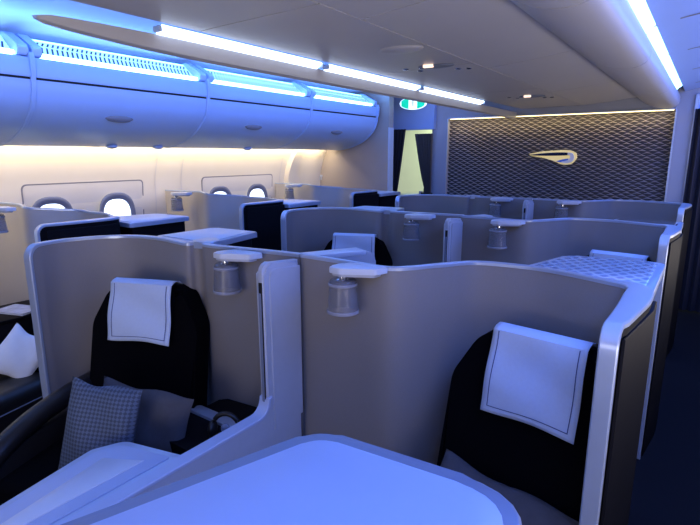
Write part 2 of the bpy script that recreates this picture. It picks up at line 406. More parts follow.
# ------------------------------------------------------------------ seats
def make_seat(label, loc, rz, arms=(1, 1), w=.66, grp='dark seats facing the camera'):
    t = thing('cabin_seat', label, 'seat', loc, rz, grp)
    # local: back plane near y=0 at the top, facing -y
    h = w/2
    bm = bmesh.new()
    out = roundpoly([(-h, .28), (-h*.98, .80), (-h*.66, .99), (h*.66, .99), (h*.98, .80), (h, .28)], [.02, .14, .12, .12, .14, .02], 7)
    # backrest profile leaning: y grows with z
    def yb(z): return -.20+(z-.28)*.22
    a = [bm.verts.new((x, yb(z)-.005, z)) for x, z in out]; b = [bm.verts.new((x, yb(z)+.13, z)) for x, z in out]
    fa = bm.faces.new(a); bm.faces.new(b[::-1])
    for i in range(len(out)): bm.faces.new((a[i], b[i], b[(i+1) % len(out)], a[(i+1) % len(out)]))
    bmesh.ops.bevel(bm, geom=list(fa.edges), offset=.035, segments=4, affect='EDGES')
    mk('backrest', bm, 'seat', t, True)
    bm = bmesh.new(); vs = box(bm, -.17, .17, yb(.9)-.035, yb(.9)+.03, .80, 1.0, .03, 4)
    for v in vs: v.co.y += (v.co.z-.9)*.22
    mk('headrest', bm, 'seat', t, True)
    bm = bmesh.new(); box(bm, -h+.02, h-.02, -.78, -.12, .16, .33, .04, 4)
    mk('seat_cushion', bm, 'seat', t, True)
    bm = bmesh.new(); box(bm, -h+.05, h-.05, -.72, -.08, FL, .17, .02, 2)
    mk('seat_base', bm, 'dark', t, True)
    for s, on in zip((-1, 1), arms):
        if not on: continue
        bm = bmesh.new()
        x = s*(h+.03)
        pts = cr([(x, -.05, .47), (x, -.3, .47), (x, -.55, .44), (x, -.75, .36), (x, -.82, .20)], 4)
        for i, p in enumerate(pts):
            pass
        tube(bm, pts, [.05]*len(pts), 12)
        box(bm, x-.035, x+.035, -.78, 0, FL, .40, .02)
        mk('armrest', bm, 'armrest', t, True)
    return t
SAT = (-2.305, 1.485); RA = math.radians(22)
seatA = make_seat('black seat at left front holding two pillows', (SAT[0], SAT[1], 0), RA, (1, 0), .61)
seatB = make_seat('black seat at right front with white headrest cloth', (-.43, 1.84, 0), math.radians(-7), (0, 0), .64)
s = dup(seatA, 'dark seat in the second row behind the front left shell, cloth facing us', dloc=(0, PL[1], 0))
s = dup(seatB, 'dark seat behind the console top with the painted reflection, right aisle', dloc=(0, PR[1], 0))

# headrest cloths
def make_cloth(label, loc, rz, w=.36, drop=.36, grp='white headrest cloths', lean=.22):
    t = thing('headrest_cloth', label, 'headrest cloth', loc, rz, grp)
    # drapes over the top of the headrest (local origin = seat origin)
    def yb(z): return -.20+(z-.28)*.22
    def pt(u, v, off=0):
        # v runs 0 bottom front -> 1 top -> beyond to the back
        x = u*w/2
        if v < 0.86:
            z = 1.022-drop+(drop)*v/.86
            y = yb(z)-.045-off-.006*math.sin(v*9+u*2)-.004*u*u
            f = 1
        else:
            a = (v-.86)/.14; z = 1.022+.008*math.sin(a*math.pi)-.0-.05*max(0, a-.6); y = yb(1.02)-.045+a*.10
            y -= off*.3; z += off
        return Vector((x*(1+.03*(1-v)), y, z+.006*math.sin(u*3+1)*(1-min(v, 1))))
    bm = bmesh.new(); nu, nv = 16, 26
    g = [[bm.verts.new(pt(-1+2*i/nu, j/nv)) for i in range(nu+1)] for j in range(nv+1)]
    for j in range(nv):
        for i in range(nu): bm.faces.new((g[j][i], g[j][i+1], g[j+1][i+1], g[j+1][i]))
    o = mk('cloth', bm, 'cloth', t, True)
    md = o.modifiers.new('s', 'SOLIDIFY'); md.thickness = .004; md.offset = 0
    bm = bmesh.new(); q = .0045
    def strip(f0, f1, n, wd):
        pr = None
        for k in range(n+1):
            t_ = k/n; u = f0[0]+(f1[0]-f0[0])*t_; v = f0[1]+(f1[1]-f0[1])*t_
            if wd[0]: a, b = (u-wd[0], v), (u+wd[0], v)
            else: a, b = (u, v-wd[1]), (u, v+wd[1])
            c = (bm.verts.new(pt(*a, q)), bm.verts.new(pt(*b, q)))
            if pr: bm.faces.new((pr[0], pr[1], c[1], c[0]))
            pr = c
    strip((-.86, .07), (-.86, .84), 20, (.010, 0)); strip((.86, .07), (.86, .84), 20, (.010, 0)); strip((-.87, .07), (.87, .07), 14, (0, .0045))
    mk('stitched_border', bm, 'stitch', t)
    return t
cA = make_cloth('white headrest cloth with navy border on the front left seat', (SAT[0], SAT[1], 0), RA, .345, .29)
cB = make_cloth('white headrest cloth with navy border on the front right seat', (-.415, 1.84, 0), math.radians(-7), .335, .305)
dup(cA, 'pale headrest cloth on the middle seat of the second row', dloc=(0, PL[1], 0))
dup(cB, 'headrest cloth just showing above the console top with the painted reflection', dloc=(0, PR[1], 0))

# pillows
def pillow(name, label, cat, loc, rot, sx, sz, d, m, edge=None, wob=.01, grp=None):
    bm = bmesh.new(); n = 26
    F = []; B = []
    def f(u, v):
        e = max(0, (1-abs(u)**2.4))**.5*max(0, (1-abs(v)**2.4))**.5
        return d*e+.004
    for side in (-1, 1):
        g = []
        for j in range(n+1):
            row = []
            for i in range(n+1):
                u = -1+2*i/n; v = -1+2*j/n
                pin = 1-.06*(1-abs(v)**2)*abs(u)**3; pinv = 1-.06*(1-abs(u)**2)*abs(v)**3
                y = side*f(u, v)+wob*math.sin(u*4+v*3)*(1-u*u)*(1-v*v)
                row.append(bm.verts.new((u*sx*pin, y, v*sz*pinv+wob*.8*math.sin(u*5))))
            g.append(row)
        for j in range(n):
            for i in range(n): bm.faces.new((g[j][i], g[j][i+1], g[j+1][i+1], g[j+1][i]))
    bmesh.ops.remove_doubles(bm, verts=bm.verts, dist=.0085)
    o = mk(name, bm, m, None, True); o.location = loc; o.rotation_euler = rot
    tag(o, label, cat, grp)
    return o
pillow('quilted_cushion', 'blue grey quilted cushion leaning in the front left seat', 'cushion', (-2.0, .99, .495), (math.radians(-18), math.radians(4), math.radians(26)), .165, .205, .06, 'quilt')
pillow('grey_pillow', 'plain grey pillow behind the quilted cushion on the front left seat', 'pillow', (-2.0, 1.185, .445), (math.radians(-16), math.radians(6), math.radians(22)), .235, .165, .06, 'pillowg')
pillow('grey_pillow', 'plain grey pillow low on the front right seat, behind the large tabletop', 'pillow', (-.47, 1.50, .40), (math.radians(-50), math.radians(3), math.radians(-8)), .27, .17, .05, 'pillowg')

# headset resting on the side shelf
t = thing('headset', 'black padded headset lying on the shelf beside the front left seat', 'headset', (-1.63, 1.36, .42), math.radians(30))
t.scale = (1, 1, 1)
bm = bmesh.new()
arc = [(.062*math.cos(a), 0, .035+.075*math.sin(a)) for a in [math.pi*k/14 for k in range(15)]]
tube(bm, arc, .011, 10); mk('headband', bm, 'leather', t, True)
for s in (-1, 1):
    bm = bmesh.new(); ellipsoid(bm, (s*.062, 0, .034), (.020, .036, .040)); c = mk('ear_cup', bm, 'leather', t, True)
bm = bmesh.new(); ellipsoid(bm, (.0, -.012, .045), (.022, .010, .024)); mk('cushion_pad', bm, 'rim', t, True)

# ------------------------------------------------------------------ flat-topped consoles
def make_console(label, pts, z, top='top', rim='trim', grp='flat-topped consoles between the rows', inset=.03, rs=.05, body='dark'):
    cx = sum(p[0] for p in pts)/len(pts); cy = sum(p[1] for p in pts)/len(pts)
    t = thing('console_cabinet', label, 'console', (cx, cy, 0), 0, grp)
    L = [(x-cx, y-cy) for x, y in pts]
    def rr_(f): return [q*f for q in rs] if isinstance(rs, list) else rs*f
    def sc(d):
        out = []
        n = len(L)
        for i in range(n):
            p = Vector(L[i]); a = (Vector(L[i-1])-p).normalized(); b = (Vector(L[(i+1) % n])-p).normalized()
            m_ = (a+b); sn = abs(a.x*b.y-a.y*b.x)
            out.append(tuple(p+m_*d/max(.3, sn)))
        return out
    bm = bmesh.new(); prism(bm, roundpoly(sc(.03), rr_(.6)), FL, z-.03, 0); mk('body', bm, body, t, True)
    bm = bmesh.new(); prism(bm, roundpoly(L, rs), z-.035, z, .010, seg=3); mk('rim', bm, rim, t, True)
    bm = bmesh.new(); prism(bm, roundpoly(sc(inset), rr_(.8)), z-.002, z+.004, .003); mk('tabletop', bm, top, t, True)
    return t
# the large one in front of the camera
make_console('large pale blue-lit console top filling the bottom centre foreground', [(-.145, .30), (-.185, .86), (-.66, .82), (-1.02, -.25), (-.145, -.25)][::-1], 1.04, 'topfore', 'rim', inset=.035, rs=[.03, .03, .09, .14, .03])
make_console('glossy console top with the bulkhead reflection painted on, behind the front right shell', [(-.12, 2.10), (-.12, 2.78), (-.55, 2.72), (-.70, 2.12)], 1.15, 'top_reflect', rs=[.03, .04, .07, .03])
make_console('blue-lit console top behind the second right shell, below the patterned bulkhead', [(-.12, 3.98), (-.12, 4.62), (-.56, 4.56), (-.70, 3.98)], 1.15, rs=[.03, .05, .07, .03])
make_console('pale console top with dark side behind the front left shell', [(-2.80, 1.85), (-2.30, 1.85), (-2.40, 2.36), (-2.80, 2.33)], 1.155, 'trimw', rs=[.03, .03, .03, .04])
make_console('blue-lit console top behind the second left shell near the doorway', [(-2.80, 3.72), (-2.26, 3.72), (-2.36, 4.28), (-2.80, 4.22)], 1.155, 'trimw', rs=[.03, .03, .03, .04])
# low armrest console in the foreground left
t = make_console('low pale armrest console with recessed lid, lower left foreground', [(-1.512, 1.05), (-1.79, .98), (-1.84, .87), (-1.60, -.27), (-1.512, -.27)][::-1], .53, 'topfore', 'trim', inset=.03, rs=[.01, .01, .04, .06, .01][::1], grp=None)
bm = bmesh.new()
cx, cy = t.location.x, t.location.y
prism(bm, [(x-cx, y-cy) for x, y in [(-1.60, .94), (-1.74, .86), (-1.65, .44), (-1.60, .44)]][::-1], .531, .5375, .002)
o = mk('lid', bm, 'trimw', t, True)
# low rounded partitions in the second and third rows
for k, l in ((1, 'low rounded silver partition just in front of the middle headrest cloth'), (2, 'white-topped low partition ahead of the farthest divider')):
    t = thing('low_partition', l, 'partition', (-1.50, 2.02+(PR[k]-PR[1]), 0), math.radians(-27))
    prof = roundpoly([(-.28, FL), (-.28, 1.155), (.20, 1.165), (.20, FL)], [0, .02, .05, 0])
    bm = bmesh.new(); w = .05
    a = [bm.verts.new((-w, y, z)) for y, z in prof]; b = [bm.verts.new((w, y, z)) for y, z in prof]
    fa = bm.faces.new(a); fb = bm.faces.new(b[::-1])
    for i in range(len(prof)): bm.faces.new((a[i], b[i], b[(i+1) % len(prof)], a[(i+1) % len(prof)]))
    bmesh.ops.bevel(bm, geom=[e for e in list(fa.edges)+list(fb.edges) if max(v.co.z for v in e.verts) > FL+.01], offset=.008, segments=2, affect='EDGES')
    mk('body', bm, 'slab', t, True)
    bm = bmesh.new(); box(bm, -w-.004, w+.004, -.27, .14, 1.150, 1.175, .006); mk('cap', bm, 'trimw', t, True)

# ------------------------------------------------------------------ window-side seat pairs
WD = -3.34; WP = [0.06, 1.82, 3.60]
wl = ['nearest window-side seat shell, dark outside with a pale front edge', 'second window-side seat shell, dark outside, behind the front left shell', 'farthest window-side seat shell with inner face tinted for warm light']
wtop = [1.25, 1.21, 1.21]
for k in range(3):
    t = thing('window_seat_shell', wl[k], 'seat shell', (-.6+WD, 1.9+WP[k], 0), 0, 'seat shells on the window side')
    pth = list(B_PATH[3:]); th = list(B_THK[3:])
    pre = [(-1.36, 1.74), (-1.20, 1.735), (-1.02, 1.72)]
    pth = [(-1.64, 1.66), (-1.40, 1.70), (-1.20, 1.72)]+list(B_PATH[2:]); th = [.02, .02, .02]+list(B_THK[2:])
    shell_wall(t, [(x+.6, y-1.9) for x, y in pth], th, z_top=T, front='end', r=.05, outer='dark', wallmat='fabric_warm', zf=lambda x: .06*max(0, min(1, (-.1-x)/.4)))
    bm = bmesh.new(); ox, oy = .6, -1.9
    prism(bm, [(-.139+ox, 1.46+oy), (-.131+ox, 1.462+oy), (-.094+ox, 1.80+oy), (-.094+ox, 1.93+oy), (-.125+ox, 1.93+oy), (-.105+ox, 1.80+oy)], FL, T-.03, .008)
    mk('outer_cover', bm, 'dark', t, True)
    # console behind it
    x0, y0 = WD, WP[k]
    make_console(['long pale console top with dark side, nearest the windows at left', 'pale console top with dark side at the second window row', 'small far console top beside the closet wall'][k],
                 [(-.14+x0, 2.05+y0), (-.14+x0, 2.60+y0), (-.55+x0, 2.56+y0), (-.70+x0, 2.05+y0)], 1.155, 'trimw', 'trim', 'window-side consoles', rs=[.02, .04, .06, .02])
wlab = ['pale reading lamp cut by the left edge of the picture', 'small reading lamp on the shell tinted for warm light below the second pair of windows', 'farthest small reading lamp beside the closet wall']
for k in range(3):
    r = dup(L0, wlab[k]); r.location = (-4.40 if k == 0 else -4.60, 1.52+WP[k], T+.05)
s = dup(seatB, 'dark seat on the left across the aisle, mostly hidden by the front left shell'); s.location = (-.43+WD, 1.84+WP[0], 0)
# dark seat armrest, kept as its own object, and white pillow at the far left
t = thing('side_armrest', 'rounded black leather seat armrest with pale piping at the left edge', 'ottoman', (-3.42, 1.06, 0), math.radians(15))
bm = bmesh.new(); box(bm, -.22, .22, -.55, .30, FL, .28, .07, 5); mk('body', bm, 'leather', t, True)
for z in (.17, .05):
    bm = bmesh.new(); box(bm, -.224, .224, -.55, .304, z, z+.008, .003); mk('piping', bm, 'rim', t, True)
pillow('white_pillow', 'white pillow standing on the black armrest at the left edge', 'pillow', (-3.47, 1.27, .40), (math.radians(-30), math.radians(35), math.radians(40)), .14, .15, .05, 'white')
t = thing('magazine', 'folded magazine lying behind the white pillow at the left edge', 'magazine', (-3.93, 1.47, .56), math.radians(20))
bm = bmesh.new(); box(bm, -.13, .13, -.09, .09, 0, .012, .002); mk('pages', bm, 'white', t); bm = bmesh.new(); box(bm, -.132, .132, -.092, .092, .012, .016, .001); mk('cover', bm, 'paper', t)
t = thing('side_table', 'dark side ledge under the magazine at the far left', 'side table', (-3.98, 1.42, 0), 0)
bm = bmesh.new(); box(bm, -.2, .2, -.3, .22, FL, .54, .02); mk('body', bm, 'dark', t, True)
bm = bmesh.new(); box(bm, -.21, .21, -.31, .23, .54, .56, .008); mk('tabletop', bm, 'dark', t, True)

# ------------------------------------------------------------------ cabin shell
Y0, Y1 = -3.2, 7.0
bm = bmesh.new(); box(bm, -5.3, 2.2, Y0, 9.0, FL-.05, FL); struct('floor', bm, 'carpet')
def profile_y(bm, prof, y0, y1, mi=0, closed=False, n=1):
    rows = []
    for k in range(n+1):
        y = y0+(y1-y0)*k/n
        rows.append([bm.verts.new((x, y, z)) for x, z in prof])
    for a, b in zip(rows, rows[1:]):
        m_ = len(prof)
        for i in range(m_ if closed else m_-1):
            f = bm.faces.new((a[i], a[(i+1) % m_], b[(i+1) % m_], b[i])); f.material_index = mi
    if closed:
        bm.faces.new(rows[0]).material_index = mi; bm.faces.new(rows[-1][::-1]).material_index = mi
# left sidewall with window openings left as recessed gaskets
def wx(z): return -5.0-.06*math.sin(max(0, min(1, (z+.15)/1.3))*math.pi)+(0 if z < 1.3 else .5*(z-1.3)**1.6)
wprof = [(wx(z), z) for z in [FL+.1*k for k in range(22)]]
bm = bmesh.new(); profile_y(bm, wprof, Y0, 6.32); struct('wall_left', bm, 'wall', True)
bm = bmesh.new(); profile_y(bm, [(2.1-(x+5.0)*1, z) for x, z in wprof], Y0, 7.1); struct('wall_right', bm, 'wall', True)
# sidewall panel recess frames and windows
wn = 0
for k, (ya, yb_) in enumerate([(.35, 1.55), (2.02, 3.22), (4.00, 5.22)]):
    wn += 1
    z0, z1 = .45, 1.395
    bm = bmesh.new()
    out = roundpoly([(ya, z0), (yb_, z0), (yb_, z1), (ya, z1)], .05)
    v = [bm.verts.new((wx(z)+.006, y, z)) for y, z in out]; v2 = [bm.verts.new((wx(z)-.004, y, z)) for y, z in out]
    n = len(out)
    inn = roundpoly([(ya+.012, z0+.012), (yb_-.012, z0+.012), (yb_-.012, z1-.012), (ya+.012, z1-.012)], .042)
    v3 = [bm.verts.new((wx(z)+.006, y, z)) for y, z in inn]
    for i in range(n): bm.faces.new((v[i], v[(i+1) % n], v3[(i+1) % n], v3[i])); bm.faces.new((v[i], v2[i], v2[(i+1) % n], v[(i+1) % n]))
    w = struct('window_%d' % wn, bm, 'groove')
    bm = bmesh.new()
    bm.faces.new([bm.verts.new((wx((z0+z1)/2)+.036-.0*(z), y, z)) for y, z in []] or [bm.verts.new((wx(z)+.005, y, z)) for y, z in inn])
    bmesh.ops.triangulate(bm, faces=bm.faces)
    mk('wall_panel', bm, 'wall2', w)
    for c in (yb_-.97, yb_-.33):
        cz = 1.02; R = .20; h = .255
        def se(s, t0): return [(c+s*R*math.copysign(abs(math.cos(a))**.75, math.cos(a)), cz+s*h*math.copysign(abs(math.sin(a))**.75, math.sin(a)), t0) for a in [2*math.pi*i/40 for i in range(40)]]
        rings = [se(1.0, .008), se(.95, .014), se(.86, .010), se(.74, .0)]
        bm = bmesh.new(); rr = [[bm.verts.new((-5.0+.028+t_, y, z)) for y, z, t_ in ring] for ring in rings]
        for a, b in zip(rr, rr[1:]):
            for i in range(40): bm.faces.new((a[i], a[(i+1) % 40], b[(i+1) % 40], b[i]))
        g_ = mk('window_frame', bm, 'gask', w, True)
        bm = bmesh.new(); bm.faces.new([bm.verts.new((-5.0+.026, y, z)) for y, z, t_ in se(.78, .003)])
        mk('pane', bm, 'pane', g_)
# thin vertical seams on the wall
i = 0
for y in (1.72, 3.36, 3.70, 5.36):
    i += 1
    bm = bmesh.new(); profile_y(bm, [(x+.004, z) for x, z in wprof], y, y+.012); struct('trim_%d' % i, bm, 'wall2', True)
# arch frame at the end of the sidewall
i += 1
bm = bmesh.new()
st = [Vector((wx(z)+.03, 5.55+max(0, (z-1.2))**2*.25, z)) for z in [FL+.1*k for k in range(21)]]
sweep(bm, st, [Vector((0, 1, 1))]*len(st), .09, .09, -.06, .05); struct('trim_%d' % i, bm, 'wall', True)
# closet wall
bm = bmesh.new(); box(bm, -5.2, -3.76, 6.3, 6.42, FL, 2.6); 
struct('wall_closet', bm, 'part')
t = thing('coat_hook', 'tiny pale folding coat hook on the beige closet wall', 'hook', (-5.0, 6.30, 1.30))
bm = bmesh.new(); box(bm, -.05, .05, -.006, 0, .02, .05, .003); mk('plate', bm, 'trimw', t)
for s in (-.03, 0, .03):
    bm = bmesh.new(); box(bm, s-.006, s+.006, -.02, -.004, -.03, .03, .003); mk('hook', bm, 'trimw', t)
bm = bmesh.new(); box(bm, -3.77, -3.755, 6.292, 6.43, FL, 2.03, .005); struct('trim_6', bm, 'trimw')
# doorway header, ceiling soffit above it
bm = bmesh.new(); box(bm, -4.2, -3.36, 6.9, 7.0, 2.02, 2.7); struct('wall_header', bm, 'header')
# bulkhead with frame
bm = bmesh.new()
bx0, bx1, px0, px1, pz0, pz1 = -3.42, -.20, -3.17, -.40, .60, 2.16
box(bm, bx0, px0, 6.97, 7.1, FL, 2.64); box(bm, px1, bx1, 6.97, 7.1, FL, 2.64); box(bm, px0, px1, 6.97, 7.1, pz1, 2.64); box(bm, px0, px1, 6.97, 7.1, FL, pz0)
struct('wall_bulkhead', bm, 'blue')
bm = bmesh.new(); box(bm, px0-.01, px0+.004, 6.955, 6.975, pz0, pz1, .002); box(bm, px1-.004, px1+.012, 6.955, 6.975, pz0, pz1, .002); box(bm, px0, px1, 6.955, 6.975, pz1-.004, pz1+.012, .002); struct('trim_7', bm, 'trim')
# diamond relief panel
def diamond_panel():
    bm = bmesh.new(); dx, dz = .115, .056; dep = .034
    nx = int((px1-px0)/dx)+2; nz = int((pz1-pz0)/dz)+2
    V = {}
    def v(i, j):
        # lattice: even -> rim (high), centre -> low
        k = (i, j)
        if k not in V:
            x = px0+i*dx/2; z = pz0+j*dz/2
            V[k] = bm.verts.new((min(x, px1), 7.06, min(z, pz1)))
        return V[k]
    W = (px1-px0); Hh = (pz1-pz0)
    for i in range(0, nx*2+1):
        for j in range(0, nz*2+1):
            if (i+j) % 2 == 0:
                # diamond centred at (i,j)
                cx, cz = px0+i*dx/2, pz0+j*dz/2
                if cx > px1+dx or cz > pz1+dz: continue
                P = [(cx-dx/2, cz), (cx, cz-dz/2), (cx+dx/2, cz), (cx, cz+dz/2)]
                ce = bm.verts.new((cx, 7.05-dep, cz+dz*.18))
                q = [bm.verts.new((x, 7.05, z)) for x, z in P]
                for a in range(4):
                    f = bm.faces.new((q[a], q[(a+1) % 4], ce)); f.material_index = 0 if a in (2, 3) else 1  # upper facets lighter, lower darker: light from above painted in
    for co, no in (((px0, 0, 0), (-1, 0, 0)), ((px1, 0, 0), (1, 0, 0)), ((0, 0, pz0), (0, 0, -1)), ((0, 0, pz1), (0, 0, 1))):
        bmesh.ops.bisect_plane(bm, geom=list(bm.verts)+list(bm.edges)+list(bm.faces), plane_co=co, plane_no=no, clear_outer=True)
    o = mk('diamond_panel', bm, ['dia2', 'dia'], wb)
wb = bpy.data.objects['wall_bulkhead']
M['dia'] = mat('diamond_relief_shaded', (.22, .21, .22), .34, noise=.05, nscale=20, metal=.35)
M['dia2'] = mat('diamond_relief_lit', (.40, .38, .38), .34, noise=.05, nscale=20, metal=.35)
M['dia'] = mat('diamond_relief_shaded', (.13, .125, .14), .34, noise=.05, nscale=20, metal=.35)
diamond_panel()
# warm strip on top of the panel, glowing
t = thing('light_strip', 'thin warm light strip along the top of the patterned bulkhead', 'light strip', ((px0+px1)/2, 7.01, pz1-.012))
bm = bmesh.new(); box(bm, -(px1-px0)/2+.02, (px1-px0)/2-.02, -.02, .0, 0, .010, .002); mk('diffuser', bm, 'warm', t)
# ribbon emblem
t = thing('ribbon_emblem', 'backlit metallic ribbon emblem mounted on the patterned bulkhead', 'emblem', (-1.70, 7.02, 1.625))

def ribbon(bm, up, lo, y0, y1):
    pts = up+lo[::-1]
    a = [bm.verts.new((x, y0, z)) for x, z in pts]; b = [bm.verts.new((x, y1, z)) for x, z in pts]
    m_ = len(up)
    n = len(pts)
    for k in range(m_-1):
        bm.faces.new((a[k], a[k+1], a[n-2-k], a[n-1-k])); bm.faces.new((b[k], b[k+1], b[n-2-k], b[n-1-k]))
    for k in range(n): 
        try: bm.faces.new((a[k], a[(k+1) % n], b[(k+1) % n], b[k]))
        except: pass
up = cr([(-.29, .045), (-.15, .060), (0, .065), (.15, .060), (.20, .050)], 4)if False else None
def c2(pts, n=5): return [(p.x, p.y) for p in cr([(x, y, 0) for x, y in pts], n)]
bm = bmesh.new()
ribbon(bm, c2([(-.29, .030), (-.15, .046), (.02, .058), (.15, .058), (.215, .050)]), c2([(-.28, .022), (-.15, .018), (.02, .018), (.15, .022), (.205, .026)]), -.045, -.030)
mk('upper_band', bm, 'navym', t, True)
bm = bmesh.new()
ribbon(bm, c2([(.185, .060), (.24, .050), (.268, .0), (.25, -.050), (.18, -.078), (.12, -.070)]), c2([(.185, .030), (.208, .024), (.220, -.002), (.205, -.028), (.165, -.046), (.12, -.054)]), -.050, -.032)
mk('ribbon_curl', bm, 'white', t, True)
bm = bmesh.new()
ribbon(bm, c2([(.055, -.052), (.12, -.030), (.20, -.016)], 4), c2([(.055, -.056), (.12, -.066), (.19, -.052)], 4), -.040, -.030)
mk('lower_blade', bm, 'bluem', t, True)
bm = bmesh.new()
ribbon(bm, c2([(-.31, .040), (-.15, .072), (.02, .085), (.18, .088), (.275, .055), (.295, .0)]), c2([(-.29, .015), (-.15, -.005), (.0, -.045), (.12, -.092), (.23, -.085), (.285, -.03)]), -.003, .0)
mk('painted_halo', bm, 'halo', t)  # emissive plate imitates the halo of light on the panel
# right side doorway curtain and trim
def curtain(name, label, x0, x1, xm0, xm1, y, z0, z1, tie=None, fold=9, cm='curtain'):
    t = thing(name, label, 'curtain', ((x0+x1)/2, y, z0)); bm = bmesh.new(); n = fold*8; rows = []
    for j in range(17):
        v = j/16; z = z0+(z1-z0)*v
        if tie is None: a, b = x0, x1
        else:
            f = min(1, abs(v-tie)/(1-tie)) if v > tie else min(1, (tie-v)/max(.01, tie)*.5); f = f**.8
            a = xm0+(x0-xm0)*f; b = xm1+(x1-xm1)*f
        rows.append([bm.verts.new((a+(b-a)*i/n-(x0+x1)/2, .025*math.sin(2*math.pi*i/8), z-z0)) for i in range(n+1)])
    for a, b in zip(rows, rows[1:]):
        for i in range(n): bm.faces.new((a[i], a[i+1], b[i+1], b[i]))
    mk('drape', bm, cm, t, True)
    return t
curtain('door_curtain', 'dark navy curtain at the left side of the doorway, against the closet wall', -4.13, -3.80, -4.13, -3.98, 6.86, FL+.02, 2.03, .45, 6)
t = curtain('door_curtain', 'dark curtain gathered by a tieback at the right side of the doorway', -3.68, -3.385, -3.50, -3.385, 6.92, FL+.02, 1.96, .62, 6, 'curtain2')
bm = bmesh.new(); box(bm, -.01, .16, -.04, .04, 1.18, 1.23, .01)
mk('tieback', bm, 'black', t); bm = bmesh.new(); box(bm, -.03, .0, -.05, .03, 1.17, 1.25, .006); mk('buckle', bm, 'trim', t)
curtain('aisle_curtain', 'dark curtain closing the right aisle beside the bulkhead', -.215, .9, -.215, .9, 6.915, FL+.02, 2.15, None, 14)
bm = bmesh.new(); box(bm, bx1-.03, bx1+.015, 6.94, 6.97, FL, 2.31, .006); struct('trim_8', bm, 'trim')
bm = bmesh.new(); box(bm, -.21, 2.1, 7.02, 7.1, 2.1, 2.7); struct('wall_aisle_header', bm, 'header')
# galley beyond the doorway
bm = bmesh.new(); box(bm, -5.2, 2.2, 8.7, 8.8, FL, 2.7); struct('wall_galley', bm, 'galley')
t = thing('galley_counter', 'pale galley counter glimpsed through the curtained doorway', 'counter', (-4.05, 7.9, FL))
bm = bmesh.new(); box(bm, -.35, .35, -.2, .2, 0, 1.10, .02); mk('body', bm, 'trimw', t); bm = bmesh.new(); box(bm, -.38, .38, -.23, .23, 1.10, 1.14, .01); mk('counter_top', bm, 'trim', t, True)
# rear wall behind the camera
bm = bmesh.new(); box(bm, -5.3, 2.2, Y0-.1, Y0, FL, 2.7); struct('wall_rear', bm, 'part')

